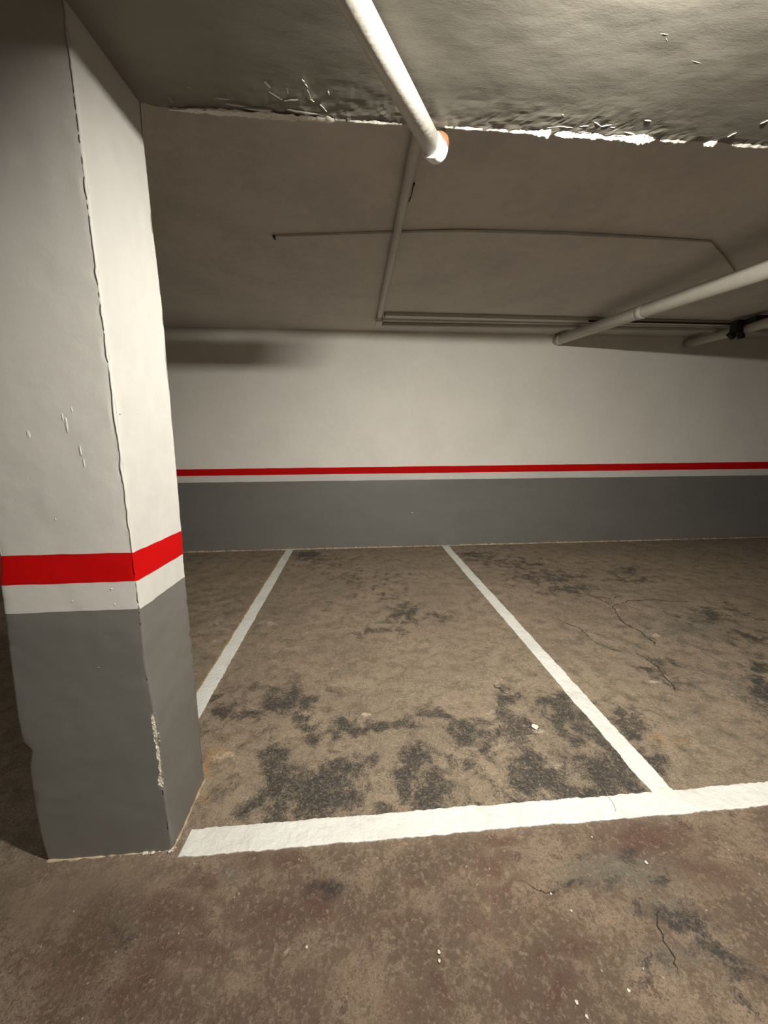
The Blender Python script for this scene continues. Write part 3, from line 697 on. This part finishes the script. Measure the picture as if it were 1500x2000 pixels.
# gap shadow piece: black strip that paints the shade between duct and pipe
cb = bmesh.new(); tube(cb, [V(*at(1150, 627, 2, ZC-.05)), V(*at(1230, 628.5, 2, ZC-.055)), V(*at(1310, 630, 2, ZC-.05)), V(*at(1440, 633, 2, ZC-.045))], .011, 8)
tag(from_bm('gap_shadow_strip', cb, M['black']), 'black strip painting the shadow gap beside the duct near the thick drain pipe', 'shadow gap')
# small hanging wire
W = [(809, 358, ZC-.001), (806, 368, ZC-.03), (804, 380, ZC-.05), (799, 393, ZC-.04), (793, 398, ZC-.006)]
bm = bmesh.new(); pts = [V(*at(x, y, 2, z)) for x, y, z in W]; tube(bm, pts, [.006, .0028, .0028, .004, .0028], 8)
tag(from_bm('wire_stub', bm, M['black'], None, True), 'short black wire stub dangling from the ceiling beside the cream pipe', 'wire')

# ------------------------------------------------------------------ LAMPS (outside the frame, on the soffit; the battens are added fill)
def batten(x, y, lm, label, ln=1.2):  # unseen lamp behind the camera, added as fill light
    root = empty('fill_light', (x, y, ZS), label, 'lamp')
    bm = bmesh.new(); box(bm, x-.06, x+.06, y-ln/2-.02, y+ln/2+.02, ZS-.045, ZS+.004, .006); pin(from_bm('housing', bm, M['pipe']), root)
    bm = bmesh.new(); box(bm, x-.045, x+.045, y-ln/2, y+ln/2, ZS-.105, ZS-.045, .012); pin(from_bm('diffuser', bm, lm), root)
slab('added_shade_beam', X0-.2, X1+.2, -.30, -.04, 2.34, ZS+.05, M['soffit'])  # unseen beam added to shade upper surfaces from the fill lamps
lx, ly = LAMP_AT
root = empty('floodlight', (lx, ly, ZS), 'small oblong floodlight under the front soffit aimed at the bay', 'lamp')
bm = bmesh.new(); box(bm, lx-.03, lx+.03, ly-.05, ly+.0, ZS-.05, ZS+.004, .004); pin(from_bm('bracket', bm, M['pipe']), root)
LM = Matrix.Translation((lx, ly, ZS-.066)) @ Matrix.Rotation(-LAMP_YAW, 4, 'Z') @ Matrix.Rotation(-LAMP_TILT, 4, 'X')
for nm_, bx, mm in (('housing', (-.19, .19, -.06, 0, -.036, .036), M['pipe']), ('hood', (-.19, .19, -.002, .036, .029, .034), M['pipe']), ('diffuser', (-.175, .175, .0, .004, -.027, .027), M['lamp'])):  # hood added to keep part of the beam off the soffit
    bm = bmesh.new(); box(bm, *bx, .002); bmesh.ops.transform(bm, matrix=LM, verts=bm.verts); pin(from_bm(nm_, bm, mm), root)
ld = bpy.data.lights.new('floodlight_beam', 'AREA'); ld.shape = 'RECTANGLE'; ld.size = .34; ld.size_y = .05
ld.energy = LAMP_POWER; ld.color = LAMP_COLOR; ld.spread = LAMP_SPREAD
lo = bpy.data.objects.new('floodlight_beam', ld); COL.objects.link(lo); lo.parent = root
lo.matrix_world = LM @ Matrix.Translation((0, .012, 0)) @ Matrix.Rotation(math.radians(90), 4, 'X')
lo.matrix_parent_inverse = Matrix.Translation(-Vector((lx, ly, ZS)))
batten(.9, -1.3, M['fill_lamp'], 'white batten added as unseen fill light, nearest behind the added beam')
batten(1.2, -3.4, M['fill_lamp'], 'white batten added as unseen fill light, farthest back over the aisle')
